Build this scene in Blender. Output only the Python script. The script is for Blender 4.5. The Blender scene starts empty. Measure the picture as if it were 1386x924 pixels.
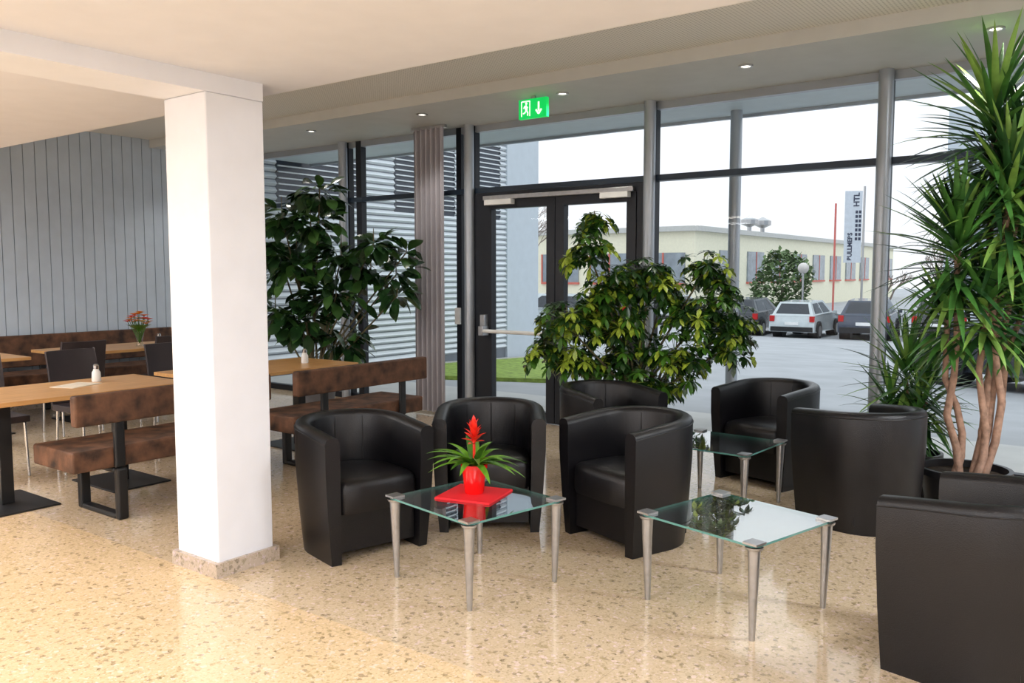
import bpy, math, random
from mathutils import Vector, Matrix
random.seed(7)
S = bpy.context.scene
S.view_settings.view_transform = 'Standard'
S.view_settings.look = 'None'

# ------------------------------------------------------------ materials
def mat(name, col, rough=0.6, metal=0.0, var=0.06, scale=6.0, bump=0.0, bscale=80.0, emis=None, estr=0.0, spec=0.5, coat=0.0):
    m = bpy.data.materials.new(name); m.use_nodes = True
    nt = m.node_tree; N = nt.nodes; L = nt.links
    p = N['Principled BSDF']
    p.inputs['Roughness'].default_value = rough
    p.inputs['Metallic'].default_value = metal
    p.inputs['Specular IOR Level'].default_value = spec
    p.inputs['Coat Weight'].default_value = coat
    tc = N.new('ShaderNodeTexCoord')
    n = N.new('ShaderNodeTexNoise'); n.inputs['Scale'].default_value = scale; n.inputs['Detail'].default_value = 4
    r = N.new('ShaderNodeValToRGB')
    r.color_ramp.elements[0].position = 0.3; r.color_ramp.elements[1].position = 0.7
    r.color_ramp.elements[0].color = [c*(1-var) for c in col]+[1]
    r.color_ramp.elements[1].color = [min(1, c*(1+var)) for c in col]+[1]
    L.new(tc.outputs['Object'], n.inputs['Vector']); L.new(n.outputs['Fac'], r.inputs['Fac'])
    L.new(r.outputs['Color'], p.inputs['Base Color'])
    if bump > 0:
        n2 = N.new('ShaderNodeTexNoise'); n2.inputs['Scale'].default_value = bscale; n2.inputs['Detail'].default_value = 3
        b = N.new('ShaderNodeBump'); b.inputs['Strength'].default_value = bump; b.inputs['Distance'].default_value = 0.01
        L.new(tc.outputs['Object'], n2.inputs['Vector']); L.new(n2.outputs['Fac'], b.inputs['Height'])
        L.new(b.outputs['Normal'], p.inputs['Normal'])
    if emis:
        p.inputs['Emission Color'].default_value = list(emis)+[1]
        p.inputs['Emission Strength'].default_value = estr
    return m

def glassmat(name, tint=(0.96,0.98,0.98), f0=0.04, power=5.0, rough=0.0):
    # thin sheet glass: Schlick reflection over a tinted transparent sheet
    m = bpy.data.materials.new(name); m.use_nodes = True
    nt = m.node_tree; N = nt.nodes; L = nt.links
    N.remove(N['Principled BSDF'])
    o = N['Material Output']
    t = N.new('ShaderNodeBsdfTransparent'); t.inputs['Color'].default_value = list(tint)+[1]
    g = N.new('ShaderNodeBsdfGlossy'); g.inputs['Roughness'].default_value = rough
    lw = N.new('ShaderNodeLayerWeight'); lw.inputs['Blend'].default_value = 0.5
    pw = N.new('ShaderNodeMath'); pw.operation='POWER'; pw.inputs[1].default_value = power
    mu = N.new('ShaderNodeMath'); mu.operation='MULTIPLY_ADD'; mu.inputs[1].default_value = 1-f0; mu.inputs[2].default_value = f0
    L.new(lw.outputs['Facing'], pw.inputs[0]); L.new(pw.outputs[0], mu.inputs[0])
    x = N.new('ShaderNodeMixShader')
    L.new(mu.outputs[0], x.inputs[0]); L.new(t.outputs[0], x.inputs[1]); L.new(g.outputs[0], x.inputs[2])
    L.new(x.outputs[0], o.inputs['Surface'])
    return m

def terrazzo(name, base, rough=0.1, grid=0.6):
    m = bpy.data.materials.new(name); m.use_nodes = True
    nt = m.node_tree; N = nt.nodes; L = nt.links
    p = N['Principled BSDF']; p.inputs['Roughness'].default_value = rough
    tc = N.new('ShaderNodeTexCoord')
    # warp so chips are irregular
    wn = N.new('ShaderNodeTexNoise'); wn.inputs['Scale'].default_value = 60; wn.inputs['Detail'].default_value = 2
    L.new(tc.outputs['Object'], wn.inputs['Vector'])
    wm = N.new('ShaderNodeVectorMath'); wm.operation='MULTIPLY_ADD'; wm.inputs[1].default_value=(.018,.018,.018)
    L.new(wn.outputs['Color'], wm.inputs[0]); L.new(tc.outputs['Object'], wm.inputs[2])
    def vor(scale, stops):
        v = N.new('ShaderNodeTexVoronoi'); v.inputs['Scale'].default_value = scale
        L.new(wm.outputs[0], v.inputs['Vector'])
        sp = N.new('ShaderNodeSeparateColor'); L.new(v.outputs['Color'], sp.inputs[0])
        r = N.new('ShaderNodeValToRGB'); r.color_ramp.interpolation = 'CONSTANT'
        els = r.color_ramp.elements
        els[0].position = 0; els[0].color = list(stops[0][1])+[1]
        els[1].position = stops[1][0]; els[1].color = list(stops[1][1])+[1]
        for s in stops[2:]:
            e = els.new(s[0]); e.color = list(s[1])+[1]
        L.new(sp.outputs[0], r.inputs['Fac'])
        return r
    b = base
    f = lambda k, kb=None: (min(1, b[0]*k), min(1, b[1]*k), min(1, b[2]*(kb or k)))
    v1 = vor(120, [(0, f(1)), (0.45, f(1.12)), (0.70, f(0.82, .72)), (0.85, f(0.54, .42)), (0.93, f(1.3, 1.8))])
    v2 = vor(58, [(0, f(1.04)), (0.86, f(0.60, 0.44)), (0.91, f(1.35, 1.9)), (0.955, f(0.24, .20))])
    mx = N.new('ShaderNodeMix'); mx.data_type = 'RGBA'; mx.inputs[0].default_value = 0.5
    L.new(v1.outputs[0], mx.inputs[6]); L.new(v2.outputs[0], mx.inputs[7])
    br = N.new('ShaderNodeTexBrick'); br.offset = 0.0; br.inputs['Scale'].default_value = 1.0
    br.inputs['Brick Width'].default_value = grid; br.inputs['Row Height'].default_value = grid
    br.inputs['Mortar Size'].default_value = 0.0025; br.inputs['Mortar Smooth'].default_value = 0.3
    L.new(tc.outputs['Object'], br.inputs['Vector'])
    mul = N.new('ShaderNodeMath'); mul.operation = 'MULTIPLY'; mul.inputs[1].default_value = 0.35
    L.new(br.outputs['Fac'], mul.inputs[0])
    m2 = N.new('ShaderNodeMix'); m2.data_type = 'RGBA'
    L.new(mul.outputs[0], m2.inputs[0]); L.new(mx.outputs[2], m2.inputs[6]); m2.inputs[7].default_value = (b[0]*.5, b[1]*.48, b[2]*.45, 1)
    L.new(m2.outputs[2], p.inputs['Base Color'])
    return m

def perforated(name, col):
    m = bpy.data.materials.new(name); m.use_nodes = True
    nt = m.node_tree; N = nt.nodes; L = nt.links
    p = N['Principled BSDF']; p.inputs['Roughness'].default_value = 0.7
    tc = N.new('ShaderNodeTexCoord'); sp = N.new('ShaderNodeSeparateXYZ'); L.new(tc.outputs['Object'], sp.inputs[0])
    def fr(o):
        a = N.new('ShaderNodeMath'); a.operation = 'MULTIPLY'; a.inputs[1].default_value = 38; L.new(o, a.inputs[0])
        c = N.new('ShaderNodeMath'); c.operation = 'FRACT'; L.new(a.outputs[0], c.inputs[0])
        d = N.new('ShaderNodeMath'); d.operation = 'SUBTRACT'; d.inputs[1].default_value = 0.5; L.new(c.outputs[0], d.inputs[0])
        e = N.new('ShaderNodeMath'); e.operation = 'POWER'; e.inputs[1].default_value = 2; L.new(d.outputs[0], e.inputs[0])
        return e
    s = N.new('ShaderNodeMath'); s.operation = 'ADD'
    L.new(fr(sp.outputs[0]).outputs[0], s.inputs[0]); L.new(fr(sp.outputs[1]).outputs[0], s.inputs[1])
    lt = N.new('ShaderNodeMath'); lt.operation = 'LESS_THAN'; lt.inputs[1].default_value = 0.06; L.new(s.outputs[0], lt.inputs[0])
    mx = N.new('ShaderNodeMix'); mx.data_type = 'RGBA'
    mx.inputs[6].default_value = list(col)+[1]; mx.inputs[7].default_value = [c*0.6 for c in col]+[1]
    L.new(lt.outputs[0], mx.inputs[0]); L.new(mx.outputs[2], p.inputs['Base Color'])
    return m

def woodmat(name, c1, c2):
    m = bpy.data.materials.new(name); m.use_nodes = True
    nt = m.node_tree; N = nt.nodes; L = nt.links
    p = N['Principled BSDF']; p.inputs['Roughness'].default_value = 0.35
    tc = N.new('ShaderNodeTexCoord'); mp = N.new('ShaderNodeMapping'); mp.inputs['Scale'].default_value = (14, 1.2, 14)
    n = N.new('ShaderNodeTexNoise'); n.inputs['Scale'].default_value = 3; n.inputs['Detail'].default_value = 6
    r = N.new('ShaderNodeValToRGB'); r.color_ramp.elements[0].position = .3; r.color_ramp.elements[1].position = .7
    r.color_ramp.elements[0].color = list(c1)+[1]; r.color_ramp.elements[1].color = list(c2)+[1]
    L.new(tc.outputs['Object'], mp.inputs[0]); L.new(mp.outputs[0], n.inputs['Vector']); L.new(n.outputs['Fac'], r.inputs[0]); L.new(r.outputs[0], p.inputs['Base Color'])
    return m

M = {}
M['white'] = mat('white_paint', (0.80, 0.81, 0.86), 0.7, var=.02, bump=.05, bscale=150)
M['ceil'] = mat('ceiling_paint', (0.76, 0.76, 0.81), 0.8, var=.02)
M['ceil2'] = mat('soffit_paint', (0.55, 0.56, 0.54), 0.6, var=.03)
M['perf'] = perforated('perforated_panel', (0.76, 0.75, 0.71))
M['floorA'] = terrazzo('terrazzo_warm', (0.70, 0.52, 0.32), 0.18, 1.2)
M['floorB'] = terrazzo('terrazzo_polished', (0.61, 0.475, 0.325), 0.09, 0.8)
M['skirt'] = terrazzo('terrazzo_skirting', (0.50, 0.41, 0.33), 0.3, 3)
M['slat'] = mat('grey_blue_panel', (0.50, 0.57, 0.65), 0.5, var=.04)
M['slatgap'] = mat('panel_gap', (0.18, 0.20, 0.22), 0.8)
M['steel'] = mat('grey_steel_paint', (0.40, 0.43, 0.47), 0.35, 0.5, var=.03)
M['frame'] = mat('dark_frame', (0.014, 0.016, 0.022), 0.4, 0.0, spec=.35)
M['transom'] = mat('blue_black_transom', (0.02, 0.034, 0.055), 0.35, 0.0)
M['glass'] = glassmat('window_glass', (0.97, 0.985, 0.985), 0.012)
M['tglass'] = glassmat('table_glass', (0.88, 0.95, 0.94), 0.07, 1.7)
M['vglass'] = glassmat('vase_glass', (0.92, 0.96, 0.95), 0.06, 3)
M['leather'] = mat('black_leather', (0.006, 0.0055, 0.007), 0.33, var=.2, bump=.2, bscale=220, spec=.42)
M['alu'] = mat('brushed_aluminium', (0.46, 0.46, 0.47), 0.34, 0.9, var=.08, scale=30)
M['chrome'] = mat('chrome', (0.6, 0.6, 0.6), 0.15, 1.0)
M['wood'] = woodmat('oak_top', (0.46, 0.23, 0.08), (0.66, 0.37, 0.14))
M['suede'] = mat('brown_suede', (0.095, 0.042, 0.021), 0.75, var=.75, scale=9, bump=.2, bscale=60)
M['dchair'] = mat('dark_brown_leather', (0.030, 0.020, 0.022), 0.5, var=.15)
M['black'] = mat('black_metal', (0.010, 0.010, 0.011), 0.42, 0.0)
M['curtain'] = mat('grey_fabric', (0.40, 0.38, 0.41), 0.85, var=.05)
M['sign'] = mat('exit_green', (0.0, 0.42, 0.08), 0.4, emis=(0.0, 0.62, 0.10), estr=0.8)
M['signw'] = mat('exit_white', (0.9, 0.9, 0.9), 0.4, emis=(1, 1, 1), estr=0.8)
M['lamp'] = mat('lamp_glow', (1, 1, 1), 0.4, emis=(1, .93, .8), estr=6)
M['ring'] = mat('lamp_ring', (0.5, 0.5, 0.5), 0.3, 0.7)
M['red'] = mat('red_ceramic', (0.85, 0.008, 0.008), 0.2, var=.04)
M['redcloth'] = mat('red_napkin', (0.80, 0.010, 0.02), 0.7, var=.06)
M['redleaf'] = mat('red_bract', (0.90, 0.03, 0.015), 0.4, var=.1)
M['g1'] = mat('leaf_bright_green', (0.13, 0.32, 0.02), 0.4, var=.3, scale=20)
M['g2'] = mat('leaf_dark_green', (0.016, 0.05, 0.014), 0.25, var=.3, scale=10)
M['g2b'] = mat('leaf_mid_green', (0.045, 0.12, 0.025), 0.28, var=.3, scale=10)
M['g3'] = mat('leaf_green', (0.055, 0.155, 0.015), 0.33, var=.35, scale=15)
M['g3d'] = mat('leaf_deep_green', (0.018, 0.06, 0.010), 0.33, var=.35, scale=15)
M['g3y'] = mat('leaf_variegated', (0.30, 0.40, 0.04), 0.35, var=.45, scale=30)
M['y1'] = mat('yucca_green', (0.055, 0.17, 0.03), 0.38, var=.3, scale=12)
M['y2'] = mat('yucca_light', (0.20, 0.36, 0.07), 0.4, var=.25, scale=12)
M['y3'] = mat('yucca_deep', (0.02, 0.07, 0.018), 0.35, var=.3, scale=12)
M['bark'] = mat('bark', (0.34, 0.21, 0.15), 0.85, var=.35, scale=25, bump=.6, bscale=40)
M['stem'] = mat('stem', (0.12, 0.10, 0.05), 0.8, var=.3)
M['soil'] = mat('soil', (0.04, 0.025, 0.015), 0.95, var=.4, scale=40, bump=.6)
M['pot'] = mat('black_pot', (0.015, 0.015, 0.018), 0.4)
M['potw'] = mat('grey_pot', (0.12, 0.12, 0.13), 0.5)
M['asphalt'] = mat('asphalt', (0.38, 0.39, 0.41), 0.8, var=.10, scale=1.2)
M['concrete'] = mat('concrete_paving', (0.52, 0.52, 0.51), 0.8, var=.06, scale=3)
M['grass'] = mat('grass', (0.24, 0.34, 0.06), 0.9, var=.35, scale=12, bump=.6)
M['gravel'] = mat('gravel', (0.42, 0.41, 0.39), 0.9, var=.4, scale=40)
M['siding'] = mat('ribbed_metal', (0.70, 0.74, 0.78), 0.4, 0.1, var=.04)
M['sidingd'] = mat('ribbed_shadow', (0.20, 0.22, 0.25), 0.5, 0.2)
M['panel'] = mat('pale_panel', (0.54, 0.60, 0.66), 0.5, var=.03)
M['soff'] = mat('canopy_soffit', (0.54, 0.62, 0.66), 0.5, var=.03)
M['blind'] = mat('dark_window', (0.05, 0.06, 0.08), 0.2)
M['cream'] = mat('cream_render', (0.86, 0.82, 0.64), 0.8, var=.04)
M['roofe'] = mat('roof_edge', (0.55, 0.55, 0.53), 0.6)
M['redtrim'] = mat('red_trim', (0.62, 0.16, 0.12), 0.6)
M['wingl'] = mat('far_window', (0.26, 0.30, 0.34), 0.2, var=.2, scale=2)
M['tire'] = mat('tyre', (0.015, 0.015, 0.015), 0.8)
M['carw'] = mat('car_white', (0.55, 0.60, 0.62), 0.25, coat=.5)
M['cars'] = mat('car_silver', (0.42, 0.47, 0.50), 0.25, .2, coat=.5)
M['cark'] = mat('car_black', (0.02, 0.025, 0.035), 0.2, coat=.6)
M['carb'] = mat('car_dark_blue', (0.04, 0.055, 0.09), 0.22, coat=.6)
M['carg'] = mat('car_glass', (0.03, 0.035, 0.045), 0.08)
M['tail'] = mat('tail_lamp', (0.5, 0.01, 0.01), 0.2)
M['plate'] = mat('number_plate', (0.8, 0.8, 0.8), 0.5)
M['twig'] = mat('twig', (0.22, 0.17, 0.14), 0.9)
M['hedge'] = mat('hedge_leaf', (0.13, 0.20, 0.08), 0.7, var=.4, scale=5)
M['pole'] = mat('red_pole', (0.65, 0.16, 0.14), 0.5)
M['banner'] = mat('white_banner', (0.60, 0.65, 0.72), 0.7)
M['ink'] = mat('banner_print', (0.04, 0.05, 0.09), 0.7)
M['globe'] = mat('lamp_globe', (0.62, 0.58, 0.55), 0.3)
M['porc'] = mat('porcelain', (0.8, 0.8, 0.78), 0.2)
M['paper'] = mat('paper', (0.7, 0.62, 0.5), 0.8)
M['orange'] = mat('orange_petal', (0.85, 0.25, 0.02), 0.6, var=.3)
M['yellow'] = mat('yellow_petal', (0.85, 0.60, 0.05), 0.6, var=.3)
M['roofd'] = mat('dark_roof', (0.14, 0.14, 0.16), 0.7)
M['tedge'] = mat('glass_edge', (0.12, 0.30, 0.27), 0.1, var=.05)

# ------------------------------------------------------------ mesh builder
class MB:
    def __init__(s): s.v=[]; s.f=[]; s.mi=[]; s.mats=[]
    def idx(s, m):
        m = M[m]
        if m not in s.mats: s.mats.append(m)
        return s.mats.index(m)
    def add(s, vs, fs, m):
        b = len(s.v); k = s.idx(m)
        s.v += [tuple(v) for v in vs]
        for f in fs: s.f.append([b+i for i in f]); s.mi.append(k)
    def box(s, x0, x1, y0, y1, z0, z1, m):
        vs = [(x0,y0,z0),(x1,y0,z0),(x1,y1,z0),(x0,y1,z0),(x0,y0,z1),(x1,y0,z1),(x1,y1,z1),(x0,y1,z1)]
        s.add(vs, [(0,3,2,1),(4,5,6,7),(0,1,5,4),(1,2,6,5),(2,3,7,6),(3,0,4,7)], m)
    def tube(s, pts, rad, m, seg=10, cap=True):
        pts = [Vector(p) for p in pts]
        if not isinstance(rad, (list, tuple)): rad = [rad]*len(pts)
        vs=[]; fs=[]; ref=None
        for i,p in enumerate(pts):
            a = pts[max(0,i-1)]; b = pts[min(len(pts)-1,i+1)]
            d = (b-a).normalized()
            if ref is None:
                ref = Vector((1,0,0)) if abs(d.x) < .8 else Vector((0,1,0))
            u = (ref - d*ref.dot(d)).normalized(); w = d.cross(u); ref = u
            for k in range(seg):
                t = 2*math.pi*k/seg
                vs.append(p+(u*math.cos(t)+w*math.sin(t))*rad[i])
        for i in range(len(pts)-1):
            for k in range(seg):
                k2=(k+1)%seg
                fs.append((i*seg+k, i*seg+k2, (i+1)*seg+k2, (i+1)*seg+k))
        if cap:
            fs.append(tuple(range(seg))[::-1]); n=(len(pts)-1)*seg
            fs.append(tuple(n+k for k in range(seg)))
        s.add(vs, fs, m)
    def lathe(s, prof, m, c=(0,0,0), seg=28):
        vs=[]; fs=[]
        for r,z in prof:
            for k in range(seg):
                t=2*math.pi*k/seg
                vs.append((c[0]+r*math.cos(t), c[1]+r*math.sin(t), c[2]+z))
        for i in range(len(prof)-1):
            for k in range(seg):
                k2=(k+1)%seg
                fs.append((i*seg+k, i*seg+k2, (i+1)*seg+k2, (i+1)*seg+k))
        s.add(vs, fs, m)
    def disc(s, r, m, c, seg=28):
        s.add([(c[0]+r*math.cos(2*math.pi*k/seg), c[1]+r*math.sin(2*math.pi*k/seg), c[2]) for k in range(seg)], [tuple(range(seg))], m)
    def leaf(s, base, d, L, W, m, droop=0.3, n=5, fold=0.25, peak=0.45, roll=None, zmax=None):
        base=Vector(base); d=Vector(d).normalized()
        side = d.cross(Vector((0,0,1)))
        if side.length < .05: side = Vector((random.uniform(-1,1),random.uniform(-1,1),0))
        side.normalize()
        if roll: side = (Matrix.Rotation(roll,3,d) @ side)
        up = side.cross(d).normalized()
        vs=[]; fs=[]; p=base.copy(); dd=d.copy()
        for i in range(n+1):
            t=i/n
            if t<peak: w=math.sin(t/peak*math.pi/2)
            else: w=math.cos((t-peak)/(1-peak)*math.pi/2)**.8 if t<1 else 0
            w=max(w,.06 if i<n else .0)*W/2
            vs += [p+side*w+up*w*fold, p, p-side*w+up*w*fold]
            dd = (dd+Vector((0,0,-1))*droop/n).normalized()
            p = p+dd*(L/n)
        if zmax and max(v.z for v in vs)>zmax: return
        for i in range(n):
            a=i*3
            fs += [(a,a+1,a+4,a+3),(a+1,a+2,a+5,a+4)]
        s.add(vs, fs, m)
    def obj(s, name, loc=(0,0,0), rz=0.0, bevel=0, smooth=35, parent=None):
        me = bpy.data.meshes.new(name); me.from_pydata(s.v, [], s.f)
        for m in s.mats: me.materials.append(m)
        for p,k in zip(me.polygons, s.mi): p.material_index=k; p.use_smooth = smooth>0
        me.update()
        if smooth>0: me.set_sharp_from_angle(angle=math.radians(smooth))
        o = bpy.data.objects.new(name, me); S.collection.objects.link(o)
        o.location=loc; o.rotation_euler[2]=rz
        if bevel:
            b=o.modifiers.new('bevel','BEVEL'); b.width=bevel; b.segments=3; b.limit_method='ANGLE'; b.angle_limit=math.radians(40)
        if parent: o.parent=parent
        return o

def inst(o, loc, rz):
    n = o.copy(); S.collection.objects.link(n); n.location=loc; n.rotation_euler[2]=rz
    return n

# ------------------------------------------------------------ room shell
FY=7.12; XL=-10.1; XR=4.0; YB=-2.6; EDGE=3.03
b=MB(); b.box(XL-.2,XR+.2,YB-.2,2.47,-.2,0,'floorA'); b.box(XL-.2,XR+.2,2.47,FY+.08,-.2,0,'floorB'); b.obj('floor',smooth=0)
b=MB(); b.box(XL-.2,XR+.2,YB-.2,EDGE,2.52,3.5,'ceil'); b.obj('ceiling',smooth=0)
b=MB(); b.box(XL-.2,XR+.2,EDGE,5.95,3.2,3.5,'perf'); b.obj('ceiling_perforated',smooth=0)
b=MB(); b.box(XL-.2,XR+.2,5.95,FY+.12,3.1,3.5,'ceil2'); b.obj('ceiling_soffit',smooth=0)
b=MB(); b.box(-4.08,-3.72,YB,2.83,2.43,2.52,'white'); b.obj('ceiling_beam',smooth=0)
b=MB(); b.box(-4.08,-3.72,2.49,2.83,0,2.43,'white'); o=b.obj('column',smooth=0,bevel=.008)
b=MB(); 
for (x0,x1,y0,y1) in [(-4.10,-3.70,2.465,2.49),(-4.10,-3.70,2.83,2.855),(-4.10,-4.08,2.49,2.83),(-3.72,-3.70,2.49,2.83)]:
    b.box(x0,x1,y0,y1,0,.075,'skirt')
b.obj('baseboard_column',smooth=0)
b=MB(); b.box(XL-.2,XR+.2,YB-.2,YB,0,2.52,'white'); b.obj('wall_back',smooth=0)
b=MB(); b.box(XR,XR+.2,YB,FY,0,3.2,'white'); b.obj('wall_right',smooth=0)
b=MB(); b.box(XL-.2,XL-.02,YB,FY+.1,0,3.2,'slatgap')
y=YB
while y<FY-.12:
    b.box(XL-.02,XL,y,y+.120,0.0,3.2,'slat'); y+=.128
b.obj('wall_left',smooth=0)
b=MB(); b.box(XL,XL+.02,YB,FY-.1,0,.08,'skirt'); b.obj('baseboard_left',smooth=0)

# facade
mull=[-9.95,-7.80,-5.84,-3.70,-1.68,.37,2.42]
b=MB()
for x in mull:
    b.tube([(x,FY-.05,0),(x,FY-.05,3.1)],.055,'steel',20)
b.obj('trim_facade_posts')
b=MB()
for x in mull:
    b.box(x-.035,x+.035,FY+.01,FY+.09,0,3.1,'frame')
b.box(XL,XR,FY+.012,FY+.088,3.03,3.1,'steel')
def seg_rails(x0,x1):
    b.box(x0,x1,FY+.012,FY+.088,0.0,.07,'frame')
seg_rails(XL,-5.80); seg_rails(-3.70,XR)
b.box(XL,XR,FY+.0,FY+.1,2.385,2.44,'transom')
b.box(-6.07,-6.0,FY+.01,FY+.09,0,3.1,'frame')
b.box(-7.64,-7.55,FY+.01,FY+.09,0,3.1,'frame')
b.obj('window_frame',smooth=0)
k=1
for x0,x1 in zip([XL]+mull, mull+[XR]):
    if x1-x0<.3: continue
    b=MB()
    def pane(z0,z1): b.add([(x0+.04,FY+.05,z0),(x1-.04,FY+.05,z0),(x1-.04,FY+.05,z1),(x0+.04,FY+.05,z1)],[(0,1,2,3)],'glass')
    if abs(x0+5.84)>=.01: pane(.07,2.385)
    pane(2.44,3.03)
    b.obj('window_%d'%k,smooth=0); k+=1
# double door
b=MB()
b.box(-5.80,-5.66,FY-.02,FY+.08,0,2.38,'frame'); b.box(-3.84,-3.76,FY-.02,FY+.08,0,2.38,'frame')
b.box(-5.66,-3.84,FY-.02,FY+.08,2.30,2.38,'frame')
for x0,x1 in [(-5.655,-4.755),(-4.745,-3.845)]:
    w=.10
    b.box(x0,x0+w,FY-.03,FY+.05,.01,2.295,'frame'); b.box(x1-w,x1,FY-.03,FY+.05,.01,2.295,'frame')
    b.box(x0+w,x1-w,FY-.03,FY+.05,.01,.12,'frame'); b.box(x0+w,x1-w,FY-.03,FY+.05,2.21,2.295,'frame')
    b.add([(x0+w,FY,.12),(x1-w,FY,.12),(x1-w,FY,2.21),(x0+w,FY,2.21)],[(0,1,2,3)],'glass')
b.obj('door_1',smooth=0)
b=MB()
b.tube([(-5.6,FY-.12,.93),(-4.80,FY-.12,.93)],.020,'porc',12)
for x in (-5.62,-4.80):
    b.box(x-.03,x+.03,FY-.14,FY-.035,.88,.98,'alu')
b.box(-5.66,-5.60,FY-.10,FY-.03,.98,1.1,'alu')
b.obj('door_push_bar',bevel=.004)
b=MB(); b.box(-5.64,-3.86,FY-.07,FY-.03,2.30,2.345,'alu'); b.box(-5.60,-5.25,FY-.10,FY-.03,2.245,2.30,'porc'); b.box(-4.2,-3.9,FY-.10,FY-.03,2.245,2.30,'porc'); b.obj('door_closer',bevel=.004)

# curtain
b=MB(); vs=[]; fs=[]; n=96
for i in range(n+1):
    x=-6.46+.43*i/n; yy=FY-.24+.035*math.sin(i/n*2*math.pi*6)
    vs += [(x,yy,.03),(x,yy,3.08)]
for i in range(n): fs.append((2*i,2*i+2,2*i+3,2*i+1))
b.add(vs,fs,'curtain'); b.box(-6.48,-6.0,FY-.26,FY-.22,3.07,3.1,'alu'); b.obj('curtain',smooth=80)
b=MB(); b.box(-6.07,-6.0,FY-.03,FY-.0,.98,1.16,'porc'); b.obj('wall_switch',smooth=0,bevel=.004)

# exit sign
e=bpy.data.objects.new('exit_sign',None); S.collection.objects.link(e); e.location=(-4.42,6.25,2.99)
b=MB(); b.box(-.15,.15,-.02,.02,-.085,.085,'sign'); b.box(-.02,.02,-.01,.01,.085,.11,'ring'); b.obj('housing',parent=e,bevel=.003)
b=MB(); yy=-.024
def q(x0,z0,x1,z1,w):
    d=Vector((x1-x0,0,z1-z0)).normalized(); nrm=Vector((-d.z,0,d.x))*w/2
    a=Vector((x0,yy,z0)); c=Vector((x1,yy,z1)); b.add([a+nrm,a-nrm,c-nrm,c+nrm],[(0,1,2,3)],'signw')
q(.07,.05,.07,-.03,.018); q(.07,-.055,.04,-.015,.016); q(.07,-.055,.10,-.015,.016)
q(-.115,-.065,-.115,.065,.010); q(-.115,.065,-.025,.065,.010); q(-.025,.065,-.025,-.065,.010)
q(-.072,.03,-.062,-.012,.026); q(-.062,-.012,-.045,-.035,.012); q(-.045,-.035,-.05,-.06,.012); q(-.062,-.012,-.08,-.035,.012); q(-.08,-.035,-.10,-.04,.012); q(-.072,.025,-.045,.008,.009); q(-.072,.025,-.095,.005,.009)
b.add([(-.064+.012*math.cos(k*math.pi/6),yy,.046+.012*math.sin(k*math.pi/6)) for k in range(12)],[tuple(range(12))],'signw')
b.obj('pictogram',parent=e,smooth=0)

# recessed downlights
first=None
for x in (-.85,-2.5,-4.15,-5.8,-7.45,-9.1):
    if first is None:
        b=MB(); b.lathe([(.055,.0),(.055,-.012),(.038,-.012),(.036,-.002)],'ring'); b.disc(.037,'lamp',(0,0,-.004)); first=b.obj('downlight',loc=(x,6.3,3.1))
    else: inst(first,(x,6.3,3.1),0)
    l=bpy.data.lights.new('downlight_lamp','SPOT'); l.energy=34; l.spot_size=2.2; l.spot_blend=.6; l.color=(1,.95,.89); l.shadow_soft_size=.06
    lo=bpy.data.objects.new('downlight_lamp',l); lo.location=(x,6.3,3.07); S.collection.objects.link(lo)

# ------------------------------------------------------------ tub chairs
def make_tub():
    b=MB(); Rc=.29; path=[]
    for i in range(6): path.append((.29-.29*i/6, Rc, 0,1))
    for i in range(25):
        t=math.pi/2+math.pi*i/24; path.append((Rc*math.cos(t),Rc*math.sin(t),math.cos(t),math.sin(t)))
    for i in range(1,7): path.append((.29*i/6,-Rc,0,-1))
    prof=[(.030,0,.93),(.040,.25,.97),(.045,.5,1),(.046,-.035,1),(.040,-.014,1),(.022,-.002,1),(-.010,-.001,1),(-.030,-.012,1),(-.040,-.035,1),(-.040,.5,1),(-.034,.0,.95)]
    vs=[];fs=[];k=len(prof)
    for (x,y,nx,ny) in path:
        zt=.735-.045*((x+.29)/.58)**1.5
        for o,z,sc in prof:
            zz = z if z>=0 else zt+z
            vs.append(((x+nx*o)*sc,(y+ny*o)*sc,zz))
    for i in range(len(path)-1):
        for j in range(k):
            j2=(j+1)%k; fs.append((i*k+j,(i+1)*k+j,(i+1)*k+j2,i*k+j2))
    fs.append(tuple(range(k))); fs.append(tuple((len(path)-1)*k+j for j in range(k))[::-1])
    b.add(vs,fs,'leather')
    def outline(sc):
        p=[]
        for i in range(17):
            t=math.pi/2+math.pi*i/16; p.append((.242*math.cos(t)*sc,.242*math.sin(t)*sc))
        for (x,y) in [(.2,-.242),(.25,-.235),(.272,-.21),(.28,-.1),(.283,0),(.28,.1),(.272,.21),(.25,.235),(.2,.242)]:
            p.append((x*sc,y*sc))
        return p
    lv=[(.26,.97),(.29,1.0),(.39,1.0),(.42,.97),(.437,.90),(.445,.75),(.448,.4)]
    vs=[];fs=[]
    for z,sc in lv: vs += [(x,y,z) for x,y in outline(sc)]
    n=len(outline(1))
    for i in range(len(lv)-1):
        for j in range(n):
            j2=(j+1)%n; fs.append((i*n+j,i*n+j2,(i+1)*n+j2,(i+1)*n+j))
    fs.append(tuple((len(lv)-1)*n+j for j in range(n))); fs.append(tuple(range(n))[::-1])
    b.add(vs,fs,'leather')
    b.box(-.2,.235,-.235,.235,.05,.27,'leather')
    for a in (-38,0,38):
        t=math.pi+math.radians(a); c=(math.cos(t),math.sin(t))
        b.tube([(c[0]*.249,c[1]*.249,.44),(c[0]*.249,c[1]*.249,.60),(c[0]*.252,c[1]*.252,.70)],.0035,'leather',6)
    pts=[]
    for (x,y,nx,ny) in path:
        zt=.735-.045*((x+.29)/.58)**1.5; pts.append((x+nx*.0465,y+ny*.0465,zt-.035))
    b.tube(pts,.0035,'leather',6)
    return b
tb=make_tub()
def face(dx,dy): return math.atan2(dy,dx)
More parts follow.
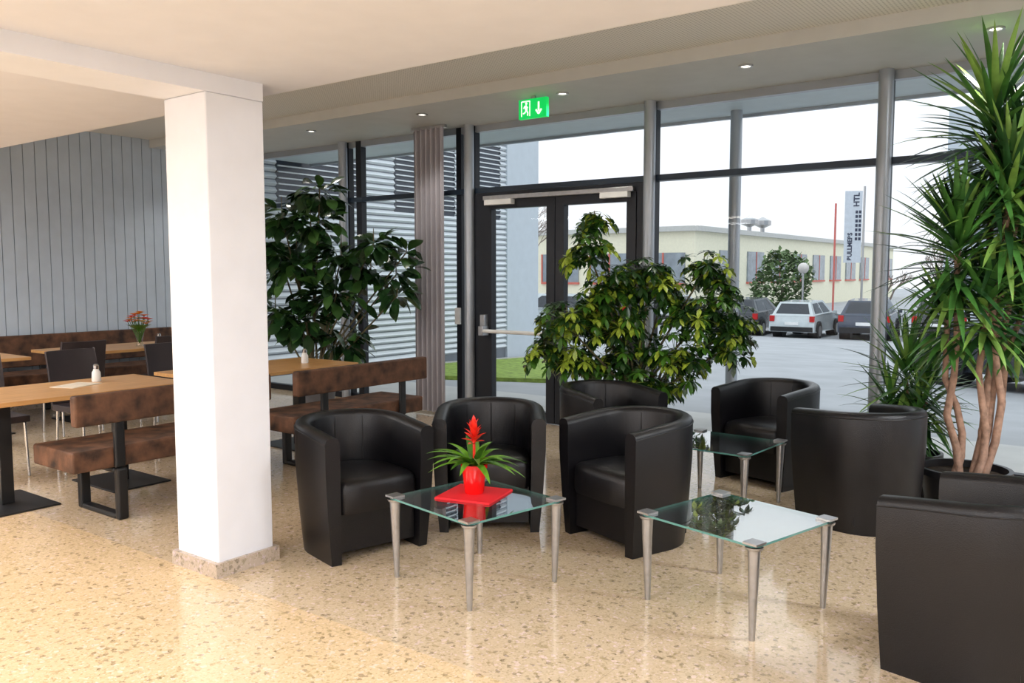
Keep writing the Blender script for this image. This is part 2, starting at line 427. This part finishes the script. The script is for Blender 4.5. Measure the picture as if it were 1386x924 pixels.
tub=tb.obj('tub_armchair',loc=(-3.56,3.29,0),rz=face(.99,-.25),smooth=50)
for (x,y,dx,dy) in [(-3.24,4.12,.60,-.80),(-2.35,4.34,-.33,-.94),(-3.12,5.33,.9,-.35),(-2.20,6.20,-.28,-.96),(-1.34,5.45,-.8,.6),(-.44,3.68,-.98,.2)]:
    inst(tub,(x,y,0),face(dx,dy))

# ------------------------------------------------------------ glass tables
b=MB(); a,c=.30,.285
r=.03; pts=[]
for (cx,cy,t0) in [(a-r+.02,c-r+.02,0),(-a+r-.02,c-r+.02,90),(-a+r-.02,-c+r-.02,180),(a-r+.02,-c+r-.02,270)]:
    for i in range(5):
        t=math.radians(t0+i*22.5); pts.append((cx+r*math.cos(t),cy+r*math.sin(t)))
n=len(pts); vs=[(x,y,.408) for x,y in pts]+[(x,y,.418) for x,y in pts]
b.add(vs,[tuple(range(n))[::-1],tuple(range(n,2*n))],'tglass')
b.add(vs,[(i,(i+1)%n,n+(i+1)%n,n+i) for i in range(n)],'tedge')
for sx in (-1,1):
    for sy in (-1,1):
        x=sx*(a-.005); y=sy*(c-.005)
        b.tube([(x-sx*.004,y-sy*.004,0),(x-sx*.004,y-sy*.004,.01),(x,y,.30),(x,y,.395)],[.012,.013,.023,.027],'alu',18)
        b.lathe([(.0,.395),(.034,.395),(.038,.402),(.038,.4075)],'alu',(x,y,0),4*5)
        b.box(x-.035,x+.035,y-.035,y+.035,.4185,.428,'alu')
t1=b.obj('glass_coffee_table',loc=(-2.655,3.25,0),rz=math.radians(-11),smooth=30)
inst(t1,(-1.48,3.73,0),math.radians(-14))
inst(t1,(-2.23,5.33,0),math.radians(-3))

# napkin + bromeliad
b=MB(); b.box(-.15,.15,-.15,.15,0,.006,'redcloth'); b.box(-.146,.15,-.15,.14,.006,.010,'redcloth'); b.obj('red_napkin',loc=(-2.70,3.30,.4185),rz=math.radians(14),smooth=0)
e=MB()
e.lathe([(0,0),(.046,0),(.05,.01),(.062,.13),(.068,.132),(.068,.15),(.060,.15),(.057,.13)],'red')
e.disc(.058,'soil',(0,0,.132))
for i in range(30):
    t=i*2.399; el=random.uniform(.35,1.1)
    e.leaf((.01*math.cos(t),.01*math.sin(t),.14),(math.cos(t)*math.cos(el),math.sin(t)*math.cos(el),math.sin(el)),random.uniform(.20,.29),.040,random.choice(['g1','g1','g3']),droop=1.0,n=7,fold=.35,peak=.3)
e.tube([(0,0,.13),(0,0,.28)],.007,'redleaf',8)
for i in range(24):
    t=i*2.399; el=1.45-i*.05; z=.32-i*.003
    e.leaf((0,0,z),(math.cos(t)*math.cos(el),math.sin(t)*math.cos(el),math.sin(el)),random.uniform(.06,.085),.030,'redleaf',droop=.25,n=5,fold=.4,peak=.35)
e.obj('potted_bromeliad',loc=(-2.70,3.30,.429),smooth=60)

# ------------------------------------------------------------ dining
def dining_table(L=1.4):
    b=MB(); b.box(-.4,.4,-L/2,L/2,.71,.74,'wood'); b.box(-.03,.03,-L/2+.2,L/2-.2,.68,.71,'black')
    for y in (-L/2+.35,L/2-.35):
        b.box(-.3,.3,-.22+y,.22+y,0,.012,'black'); b.box(-.04,.04,y-.04,y+.04,.012,.69,'black')
        b.box(-.25,.25,y-.03,y+.03,.685,.71,'black')
    return b
dt=dining_table(1.5).obj('dining_table',loc=(-6.05,2.85,0),bevel=.003,smooth=0)
inst(dt,(-6.05,4.52,0),0); inst(dt,(-8.95,4.85,0),0); inst(dt,(-8.95,3.0,0),0)
def bench(L):
    b=MB()
    b.box(-.27,.25,-L/2,L/2,.33,.46,'suede')
    b.box(.235,.305,-L/2,L/2,.62,.81,'suede')
    for y in (-L/2+.28,L/2-.28):
        b.box(.252,.30,y-.035,y+.035,0,.33,'black'); b.box(.252,.285,y-.035,y+.035,.33,.64,'black')
        b.box(-.22,-.17,y-.035,y+.035,0,.33,'black'); b.box(-.17,.252,y-.035,y+.035,0,.035,'black'); b.box(-.17,.252,y-.035,y+.035,.295,.33,'black')
    return b
bn=bench(1.42).obj('leather_bench',loc=(-5.38,3.17,0),bevel=.014,smooth=0)
inst(bn,(-5.33,4.79,0),0)
b=MB()
b.box(-.28,.22,-2.2,2.2,.33,.46,'suede'); b.box(-.33,-.26,-2.2,2.2,.50,.85,'suede')
for y in (-1.9,-.6,.6,1.9):
    b.box(-.25,-.2,y-.035,y+.035,0,.33,'black'); b.box(.12,.17,y-.035,y+.035,0,.33,'black'); b.box(-.31,-.27,y-.035,y+.035,0.3,.52,'black'); b.box(-.31,-.2,y-.035,y+.035,.28,.33,'black')
b.obj('wall_bench',loc=(-9.7,3.9,0),bevel=.014,smooth=0)
b=MB()
b.box(-.21,.21,-.21,.21,.42,.47,'dchair')
vs=[];fs=[]
for j in range(9):
    y=-.21+.42*j/8; cv=.03*(1-((y/.21)**2))
    for (z,x) in [(.46,-.19),(.62,-.215),(.78,-.24),(.90,-.265)]:
        vs.append((x-cv,y,z)); vs.append((x-cv-.025,y,z))
for j in range(8):
    for i in range(3):
        a0=j*8+i*2; a1=a0+8
        fs += [(a0,a1,a1+2,a0+2),(a0+1,a0+3,a1+3,a1+1)]
    a0=j*8+6; fs.append((a0,a0+8,a0+9,a0+1)); a0=j*8; fs.append((a0,a0+1,a0+9,a0+8))
for j in (0,8):
    for i in range(3):
        a0=j*8+i*2; fs.append((a0,a0+2,a0+3,a0+1))
b.add(vs,fs,'dchair')
for x in (-.18,.18):
    for y in (-.18,.18): b.tube([(x*1.1,y*1.05,0),(x,y,.42)],.011,'chrome',10)
dc=b.obj('dining_chair',loc=(-6.95,2.72,0),rz=0,bevel=.006,smooth=40)
inst(dc,(-6.95,3.50,0),0.08); inst(dc,(-8.3,4.0,0),math.pi); inst(dc,(-8.3,4.98,0),math.pi-.1); inst(dc,(-8.3,2.9,0),math.pi); inst(dc,(-6.95,4.35,0),0)
b=MB(); b.lathe([(0,0),(.03,0),(.033,.01),(.03,.07),(.02,.085),(.02,.10),(0,.105)],'porc'); b.lathe([(.021,.095),(.021,.12),(.012,.13),(0,.13)],'chrome'); sh=b.obj('sugar_shaker',loc=(-6.22,3.18,.74)); inst(sh,(-6.0,4.95,.74),0); inst(sh,(-8.8,5.22,.74),0)
b=MB(); b.box(-.1,.1,-.14,.14,0,.004,'paper'); b.obj('menu_card',loc=(-6.12,2.98,.74),rz=.4,smooth=0)
b=MB(); b.lathe([(0,0),(.04,0),(.03,.04),(.045,.13),(.05,.16)],'vglass')
for i in range(22):
    t=i*2.399; rr=.02+.10*math.sqrt(i/22); z=.36-.12*(i/22)+random.uniform(-.02,.02); x=rr*math.cos(t); y=rr*math.sin(t)
    b.tube([(0,0,.03),(x*.5,y*.5,.16),(x,y,z)],.003,'g3',5)
    m=random.choice(['orange','yellow','orange','redleaf'])
    for k in range(8):
        a=k*math.pi/4; b.leaf((x,y,z),(math.cos(a),math.sin(a),.6),.055,.045,m,droop=.4,n=3)
for i in range(22):
    t=i*2.399+1; b.leaf((0,0,.15),(math.cos(t),math.sin(t),1.1),.16,.045,'g3',droop=.5,n=4)
b.obj('flower_vase',loc=(-8.85,5.02,.74),smooth=60)

# ------------------------------------------------------------ plants
R=Vector((.802,.598,0)); F=Vector((-.598,.802,0))
def rnd_dir(zmin=-.5,zmax=.8):
    t=random.uniform(0,2*math.pi); z=random.uniform(zmin,zmax); r=math.sqrt(max(0,1-z*z)); return Vector((r*math.cos(t),r*math.sin(t),z))
def pot(b,r,h,m='pot'):
    b.lathe([(0,0),(r*.75,0),(r*.78,.02),(r*.97,h-.04),(r*1.04,h-.04),(r*1.04,h),(r*.94,h),(r*.92,h-.05)],m); b.disc(r*.93,'soil',(0,0,h-.045))
# rubber plant
b=MB(); pot(b,.22,.34,'potw')
blobs=[(.10,2.38,.26),(-.30,2.14,.28),(.0,2.04,.32),(-.16,1.62,.40),(.30,1.72,.34),(.86,1.52,.26),(.66,1.85,.22),(-.08,1.05,.42),(.30,.80,.30),(-.42,1.10,.36),(.24,1.30,.38),(-.38,1.75,.28),(.98,1.76,.18),(.6,1.55,.24),(.9,1.3,.16)]
ymax=6.86-6.0
for (off,z,r) in blobs:
    c=R*off+F*random.uniform(-.12,.12); c.z=z
    st=Vector((random.uniform(-.06,.06),random.uniform(-.06,.06),.3))
    mid=(st+c)*.5+Vector((0,0,-.15)); mid.x*=.6; mid.y*=.6
    b.tube([st,mid,c,c+Vector((0,0,r*.7))],[.014,.011,.008,.004],'stem',7)
    for i in range(int(42*(r/.28)**2)+6):
        d=rnd_dir(-.7,.7); p=c+d*r*random.uniform(.1,.85); d2=(d+Vector((0,0,random.uniform(-.7,.5)))).normalized()
        tip=p+d2*.26
        if tip.y>ymax or p.y>ymax: continue
        b.leaf(p,d2,random.uniform(.17,.27),random.uniform(.09,.135),random.choice(['g2','g2','g2b']),droop=random.uniform(.3,1.0),n=5,fold=.18,peak=.5,roll=random.uniform(-.7,.7))
b.obj('potted_rubber_plant',loc=(-7.10,6.0,0),smooth=60)
# schefflera
b=MB(); pot(b,.2,.30)
blobs=[(-.37,1.95,.16),(-.42,1.70,.22),(-.20,1.42,.28),(-.60,1.12,.28),(-.78,.90,.18),(-.18,1.10,.36),(.22,1.36,.28),(.53,1.55,.22),(.50,1.17,.32),(.72,.95,.22),(.30,.82,.30),(-.18,.78,.28),(.08,1.5,.2),(.68,1.38,.16),(-.5,.8,.2),(.0,.6,.22),(.2,.55,.2),(-.36,1.25,.25),(.78,1.12,.18)]
ymax=7.03-6.25
for (off,z,r) in blobs:
    c=R*off+F*random.uniform(-.15,.1); c.z=z
    st=Vector((random.uniform(-.05,.05),random.uniform(-.05,.05),.25)); mid=(st+c)*.5; mid.x*=.6; mid.y*=.6
    b.tube([st,mid,c,c+Vector((0,0,r*.6))],[.014,.011,.007,.004],'stem',7)
    for i in range(int(48*(r/.28)**2)+8):
        d=rnd_dir(-.7,.9); p=c+d*r*random.uniform(.2,1.0); ax=(d+Vector((0,0,.7))).normalized()
        if p.y>ymax-.1: continue
        u=ax.orthogonal().normalized(); w=ax.cross(u); mm=random.choice(['g3','g3','g3d','g3d','g3d','g3y'])
        b.tube([c+(p-c)*.3,p],.0025,'g3',4,cap=False)
        nl=8
        for k in range(nl):
            a=2*math.pi*k/nl; dd=(u*math.cos(a)+w*math.sin(a)+ax*.15)
            b.leaf(p,dd,random.uniform(.085,.125),.042,mm if random.random()<.9 else 'g3y',droop=.7,n=3,fold=.2,peak=.55)
b.obj('potted_schefflera',loc=(-3.36,6.25,0),smooth=60)
# yucca
def crown(b,c,axis,n,L,W,span=.45,mats=('y1','y1','y2','y3'),zmax=3.06):
    axis=Vector(axis).normalized(); u=axis.orthogonal().normalized(); w=axis.cross(u)
    for i in range(n):
        t=i/n; a=i*2.399; el=-.60+1.95*t+random.uniform(-.15,.15)
        d=(u*math.cos(a)+w*math.sin(a))*math.cos(el)+axis*math.sin(el)
        p=Vector(c)+axis*(span*(t-.5))
        b.leaf(p,d,L*random.uniform(.8,1.1)*(1-.25*abs(t-.5)),W,random.choice(mats),droop=random.uniform(.15,.8)*(1.25-t*.8),n=6,fold=.35,peak=.3,zmax=zmax)
b=MB(); pot(b,.26,.33)
def trunk(pts,r):
    b.tube(pts,[r*(1-.4*i/(len(pts)-1)) for i in range(len(pts))],'bark',12)
cr=[(.12,.05,2.36,.62,170,.6),(.14,-.1,1.92,.56,150,.45),(-.10,.0,1.62,.54,140,.40),(.34,.08,1.70,.52,130,.4),(.06,-.06,1.30,.46,100,.3),(.36,.1,1.24,.44,110,.3),(.30,.0,2.15,.55,120,.4),(-.12,.05,1.22,.40,70,.25)]
for (o,fo,z,L,n,sp) in cr:
    c=R*o+F*fo; c.z=z
    s0=Vector((c.x*.3+random.uniform(-.05,.05),c.y*.3+random.uniform(-.05,.05),.25))
    m1=s0.lerp(c,.3)+R*random.uniform(-.10,.10); m2=s0.lerp(c,.65)+R*random.uniform(-.05,.05)
    trunk([s0,s0.lerp(m1,.5)+R*.02,m1,m1.lerp(m2,.5)+R*random.uniform(-.02,.02),m2,c,c+Vector((0,0,sp*.4))],.026)
    crown(b,c,(random.uniform(-.1,.1),random.uniform(-.1,.1),1),n,L,.042,sp)
b.obj('potted_yucca',loc=(-.86,5.9,0),smooth=60)
b=MB(); pot(b,.2,.30)
for (o,fo,z,L,n) in [(-.05,0,.80,.50,90),(.12,.05,.64,.44,70),(.02,-.06,.50,.40,60),(-.14,.04,.55,.42,50)]:
    c=R*o+F*fo; c.z=z
    b.tube([(c.x*.3,c.y*.3,.25),c],[.022,.014],'bark',9); crown(b,c,(0,0,1),n,L,.032,.25,('y1','y3','y1','y2'))
b.obj('potted_dracaena',loc=(-1.27,6.38,0),smooth=60)

# ------------------------------------------------------------ outside
def gz(y): return 0 if y<9 else (-.04*(y-9) if y<34 else -1.0)
b=MB()
ys=[FY+.1,9,34,140]
vs=[];fs=[]
for y in ys: vs += [(-90,y,gz(y)-.03),(60,y,gz(y)-.03)]
for i in range(3): fs.append((2*i,2*i+1,2*i+3,2*i+2))
b.add(vs,fs,'asphalt'); b.obj('ground_road',smooth=0)
b=MB(); b.box(-10.4,XR,FY+.12,8.75,-.03,-.005,'concrete'); b.obj('ground_paving',smooth=0)
def patch(name,poly,m,h=.02):
    b=MB(); n=len(poly); b.add([(x,y,gz(y)-.02+h) for x,y in poly]+[(x,y,gz(y)-.035) for x,y in poly],[tuple(range(n))]+[(i,n+i,n+(i+1)%n,(i+1)%n) for i in range(n)],m); b.obj(name,smooth=0)
patch('lawn',[(-7.0,10.3),(-8.9,13.6),(-10.0,13.9),(-9.9,9.6),(-8.3,9.5)],'grass',.05)
patch('ground_gravel',[(-9.9,8.8),(-9.9,14.9),(-10.4,14.9),(-10.4,8.8)],'gravel',.03)
# canopy
b=MB(); b.box(-10.4,XR,FY+.12,8.75,3.2,3.45,'soff'); b.box(-10.4,XR,8.75,8.80,3.17,3.5,'steel'); b.obj('canopy_roof',smooth=0)
b=MB()
for x in (-3.46,.6): b.tube([(x,8.5,-.01),(x,8.5,3.2)],.06,'steel',16)
b.obj('canopy_posts')
# ribbed wing building
b=MB(); X=-10.5; YE=13.9; YP=15.0
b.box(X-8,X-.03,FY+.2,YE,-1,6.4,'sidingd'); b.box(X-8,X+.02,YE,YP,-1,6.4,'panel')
z=.0
wins=[(8.2,9.9),(10.7,12.3),(12.85,13.7)]
while z<6.3:
    segs=[(FY+.2,YE)]
    if 2.55<z<4.1:
        segs=[(FY+.2,8.2),(9.9,10.7),(12.3,12.85),(13.7,YE)]
    for a0,a1 in segs: 
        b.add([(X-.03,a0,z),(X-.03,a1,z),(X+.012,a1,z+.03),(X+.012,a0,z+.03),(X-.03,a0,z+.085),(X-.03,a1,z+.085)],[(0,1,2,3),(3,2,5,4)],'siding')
    z+=.105
for a0,a1 in wins:
    b.box(X-.04,X-.02,a0,a1,2.55,4.15,'blind')
    for k in range(16): b.box(X-.02,X+.01,a0+.03,a1-.03,2.68+k*.09,2.70+k*.09,'siding')
b.obj('neighbour_wing_building',smooth=0)
# far cream building
b=MB(); b.box(-40,-21.3,46.5,95,-1.2,3.95,'cream'); b.box(-40.3,-21.0,46.2,95.3,3.95,4.25,'roofe')
for i in range(10):
    y=50+i*4.6; b.box(-21.3,-21.2,y,y+2.9,.9,2.9,'wingl'); b.box(-21.3,-21.15,y-.05,y+2.95,.78,.9,'redtrim')
    b.box(-21.3,-21.17,y+1.4,y+1.5,.9,2.9,'redtrim')
for i in range(5):
    x=-39.5+i*3.7; b.box(x,x+2.8,46.4,46.5,.9,2.7,'wingl'); b.box(x-.05,x+2.85,46.35,46.5,.76,.9,'redtrim'); b.box(x+1.35,x+1.45,46.35,46.5,.9,2.7,'redtrim')
    b.box(x-.05,x+.05,46.35,46.5,.9,2.7,'redtrim')
for k,(x,y) in enumerate([(-22.5,58),(-22.3,60)]):
    b.lathe([(0,4.25),(.15,4.25),(.15,4.7),(.6,4.9),(.6,5.2),(0,5.5)],'alu',(x,y,0),12)
b.obj('cream_school_building',smooth=0)
b=MB(); b.box(-8.2,20,47,62,-1.2,9.6,'panel'); 
for i in range(6): b.box(-7.4+i*4.5,-4.4+i*4.5,46.9,47,3.2,4.9,'wingl'); b.box(-7.4+i*4.5,-4.4+i*4.5,46.9,47,.2,1.9,'wingl')
b.obj('pale_panel_building',smooth=0)
b=MB(); b.box(-46,-41.5,52,60,-1.2,1.8,'cream'); b.add([(-46.3,52,1.8),(-41.2,52,1.8),(-43.7,52,4.4),(-46.3,60,1.8),(-41.2,60,1.8),(-43.7,60,4.4)],[(0,1,2),(3,5,4),(0,2,5,3),(1,4,5,2)],'roofd'); b.obj('gabled_house',smooth=0)

# cars
def lerp4(c,u,v):
    a=c[0].lerp(c[1],u); d=c[3].lerp(c[2],u); return a.lerp(d,v)
def car(body):
    b=MB()
    prof=[(-2.0,.28),(-2.04,.5),(-1.98,.72),(-1.93,.93),(.0,.97),(.98,.95),(1.7,.80),(1.98,.62),(2.03,.4),(1.98,.25)]
    n=len(prof)
    vs=[]; 
    for w,sc in [(-.80,.0),(-.86,1),(.86,1),(.80,.0)]:
        for x,z in prof:
            inset=0 if sc else .05
            vs.append((x-(inset if x>0 else -inset)*1.0, w, z-(inset if z>.6 else -inset)*.6))
    fs=[tuple(range(n))[::-1],tuple(3*n+i for i in range(n))]
    for k in range(3):
        for i in range(n):
            j=(i+1)%n; fs.append((k*n+i,k*n+j,(k+1)*n+j,(k+1)*n+i))
    b.add(vs,fs,body)
    B=[Vector(p) for p in [(-1.95,-.80,.9),(1.0,-.80,.93),(1.0,.80,.93),(-1.95,.80,.9)]]
    T=[Vector(p) for p in [(-1.62,-.58,1.42),(.05,-.60,1.46),(.05,.60,1.46),(-1.62,.58,1.42)]]
    b.add(B+T,[(0,1,5,4),(1,2,6,5),(2,3,7,6),(3,0,4,7),(4,5,6,7)],body)
    for i in range(4):
        j=(i+1)%4; c=[B[i],B[j],T[j],T[i]]; nn=(c[1]-c[0]).cross(c[3]-c[0]).normalized()*.008
        rng=[(.08,.92)] if i in (1,3) else [(.10,.46),(.50,.86)] if i==0 else [(.14,.50),(.54,.90)]
        for u0,u1 in rng:
            b.add([lerp4(c,u,v)+nn for u,v in [(u0,.14),(u1,.14),(u1,.88),(u0,.88)]],[(0,1,2,3)],'carg')
    for x in (-1.27,1.3):
        for s in (-1,1):
            b.tube([(x,s*.66,.31),(x,s*.875,.31)],.31,'tire',24); b.tube([(x,s*.87,.31),(x,s*.885,.31)],.20,'alu',16)
            b.tube([(x,s*.5,.33),(x,s*.868,.33)],.36,'black',24)
    for s in (-1,1):
        b.box(-2.03,-1.9,s*.76-.09,s*.76+.09,.68,.90,'tail'); b.box(1.80,1.99,s*.66-.14,s*.66+.14,.58,.72,'plate')
        b.box(.62,.75,s*.92-.07,s*.92+.07,.92,1.04,body)
    b.box(-2.05,-2.0,-.26,.26,.55,.66,'plate'); b.box(-2.07,-1.95,-.8,.8,.30,.48,'black'); b.box(1.95,2.06,-.8,.8,.26,.42,'black')
    return b
def addcar(body,x,y,h,sc=1.0):
    o=car(body).obj('car',loc=(x,y,gz(y)-.03),rz=math.radians(h),smooth=40); o.scale=(sc,sc,sc)
addcar('carw',-10.95,34.6,92,1.0); addcar('cark',-13.3,34.7,94,1.05); addcar('carb',-8.65,35.3,97,1.06); addcar('cark',-6.4,36.3,100,1.06)
addcar('carw',-17.0,24.4,215); addcar('cars',-19.8,28.5,215); addcar('cark',-22,33,215)
addcar('cark',-1.0,15.2,150)
addcar('cars',-19.0,39.5,94)
addcar('cark',-21.6,39.0,94)
# banner
b=MB(); b.tube([(0,0,0),(0,0,6.4)],.05,'alu',10); b.box(-.82,-.08,-.01,.01,3.0,6.2,'banner')
for k in range(7): 
    for j in range(2): b.box(-.36+j*.14,-.26+j*.14,-.02,-.011,4.0+k*.20,4.13+k*.20,'ink')
bo=b.obj('banner_flag',loc=(-10.3,40.2,-1.03),rz=math.radians(25),smooth=0)
for txt,x,z,sz in [('HTL',-.22,5.5,.34),('BULLMERS',-.48,3.1,.27)]:
    cu=bpy.data.curves.new('print','FONT'); cu.body=txt; cu.size=sz; cu.offset=.010; cu.materials.append(M['ink'])
    t=bpy.data.objects.new('print',cu); S.collection.objects.link(t); t.parent=bo; t.location=(x,-.02,z); t.rotation_euler=(math.radians(90),math.radians(-90),0)
b=MB(); b.tube([(0,0,0),(0,0,5.9)],.05,'pole',8); p=b.obj('red_pole',loc=(-12.4,43.2,-1.0)); inst(p,(-16.3,39.8,-1.0),0)
b=MB(); b.tube([(0,0,0),(0,0,2.5)],.04,'alu',8)
b.lathe([(0,2.5)]+[(.24*math.sin(t*math.pi/8),2.72-.24*math.cos(t*math.pi/8)) for t in range(1,8)]+[(0,2.96)],'globe',seg=16); b.obj('street_lamp',loc=(-12.1,37.6,-1.0))
def bush(name,loc,rx,rz_,n):
    b=MB(); b.tube([(0,0,0),(0,0,rz_)],.08,'twig',6)
    for i in range(n):
        d=rnd_dir(-.8,1); rr=random.uniform(.6,1)**.5; p=Vector((d.x*rx*rr,d.y*rx*rr,rz_+d.z*rz_*.95*rr)); p += Vector((math.sin(p.z*3)*.15,0,0))
        b.leaf(p,rnd_dir(-.5,1),.30,.2,'hedge',n=2)
    b.obj(name,loc=loc,smooth=0)
bush('evergreen_bush',(-14.0,40.5,-1.0),1.35,1.85,1800)
def tree(name,loc,h,depth=5):
    b=MB()
    def br(p,d,l,r,k):
        q2=p+d*l; b.tube([p,(p+q2)/2+Vector((random.uniform(-.05,.05)*l,0,0)),q2],[r,r*.85,r*.7],'twig',5,cap=False)
        if k==0: return
        for i in range(3):
            nd=(d+rnd_dir(-.3,.6)*.65).normalized(); br(q2,nd,l*random.uniform(.6,.8),r*.62,k-1)
    br(Vector((0,0,0)),Vector((0,0,1)),h*.3,.09,depth); b.obj(name,loc=loc,smooth=60)
tree('bare_tree',(-25.3,33.5,-1.0),7.5,6); tree('bare_tree',(-7.6,43.0,-1.0),4.6); tree('bare_tree',(-10.2,44.6,-1),3.2,4); tree('bare_tree',(-28,38.5,-1.0),7.0)

# ------------------------------------------------------------ lighting
w=bpy.data.worlds.new('overcast_sky'); S.world=w; w.use_nodes=True
nt=w.node_tree; bg=nt.nodes['Background']
tc=nt.nodes.new('ShaderNodeTexCoord'); sp=nt.nodes.new('ShaderNodeSeparateXYZ'); rp=nt.nodes.new('ShaderNodeValToRGB')
rp.color_ramp.elements[0].position=0; rp.color_ramp.elements[0].color=(.60,.61,.635,1)
rp.color_ramp.elements[1].position=.7; rp.color_ramp.elements[1].color=(.86,.94,1,1)
nt.links.new(tc.outputs['Generated'],sp.inputs[0]); nt.links.new(sp.outputs[2],rp.inputs[0]); nt.links.new(rp.outputs[0],bg.inputs[0])
bg.inputs[1].default_value=1.7
def area(name,loc,sx,sy,e,col):
    l=bpy.data.lights.new(name,'AREA'); l.shape='RECTANGLE'; l.size=sx; l.size_y=sy; l.energy=e; l.color=col
    o=bpy.data.objects.new(name,l); o.location=loc; S.collection.objects.link(o)
for x in (-8,-5.6):
    area('ceiling_fill_light',(x,.2,2.49),1.2,.6,60,(1,.93,.84))  # added fill out of view, warm for the glow on the left floor
for x in (-2.2,.4,2.6):
    area('ceiling_fill_light',(x,.2,2.49),1.2,.6,62,(.92,.96,1))  # added fill without a fixture, brightens the interior from out of view
for x in (-6.8,-3,.8): area('ceiling_fill_light',(x,-1.6,2.49),1.2,.6,62,(.94,.96,1))  # more added fill, unseen behind the camera
area('ceiling_fill_light',(-8.2,1.6,2.49),1.2,.6,72,(.94,.97,1))  # unseen fill added to brighten the left wall and dining side
area('ceiling_fill_light',(1.5,4.6,3.18),1.2,.6,140,(.92,.96,1))  # unseen fill added for the upper ceiling zone

# ------------------------------------------------------------ camera
cd=bpy.data.cameras.new('camera'); cd.lens=1150/1386*36; cd.sensor_width=36; cd.clip_end=500
co=bpy.data.objects.new('camera',cd); co.location=(0,0,1.55); co.rotation_euler=(math.radians(90-4.67),0,math.radians(36.7))
S.collection.objects.link(co); S.camera=co
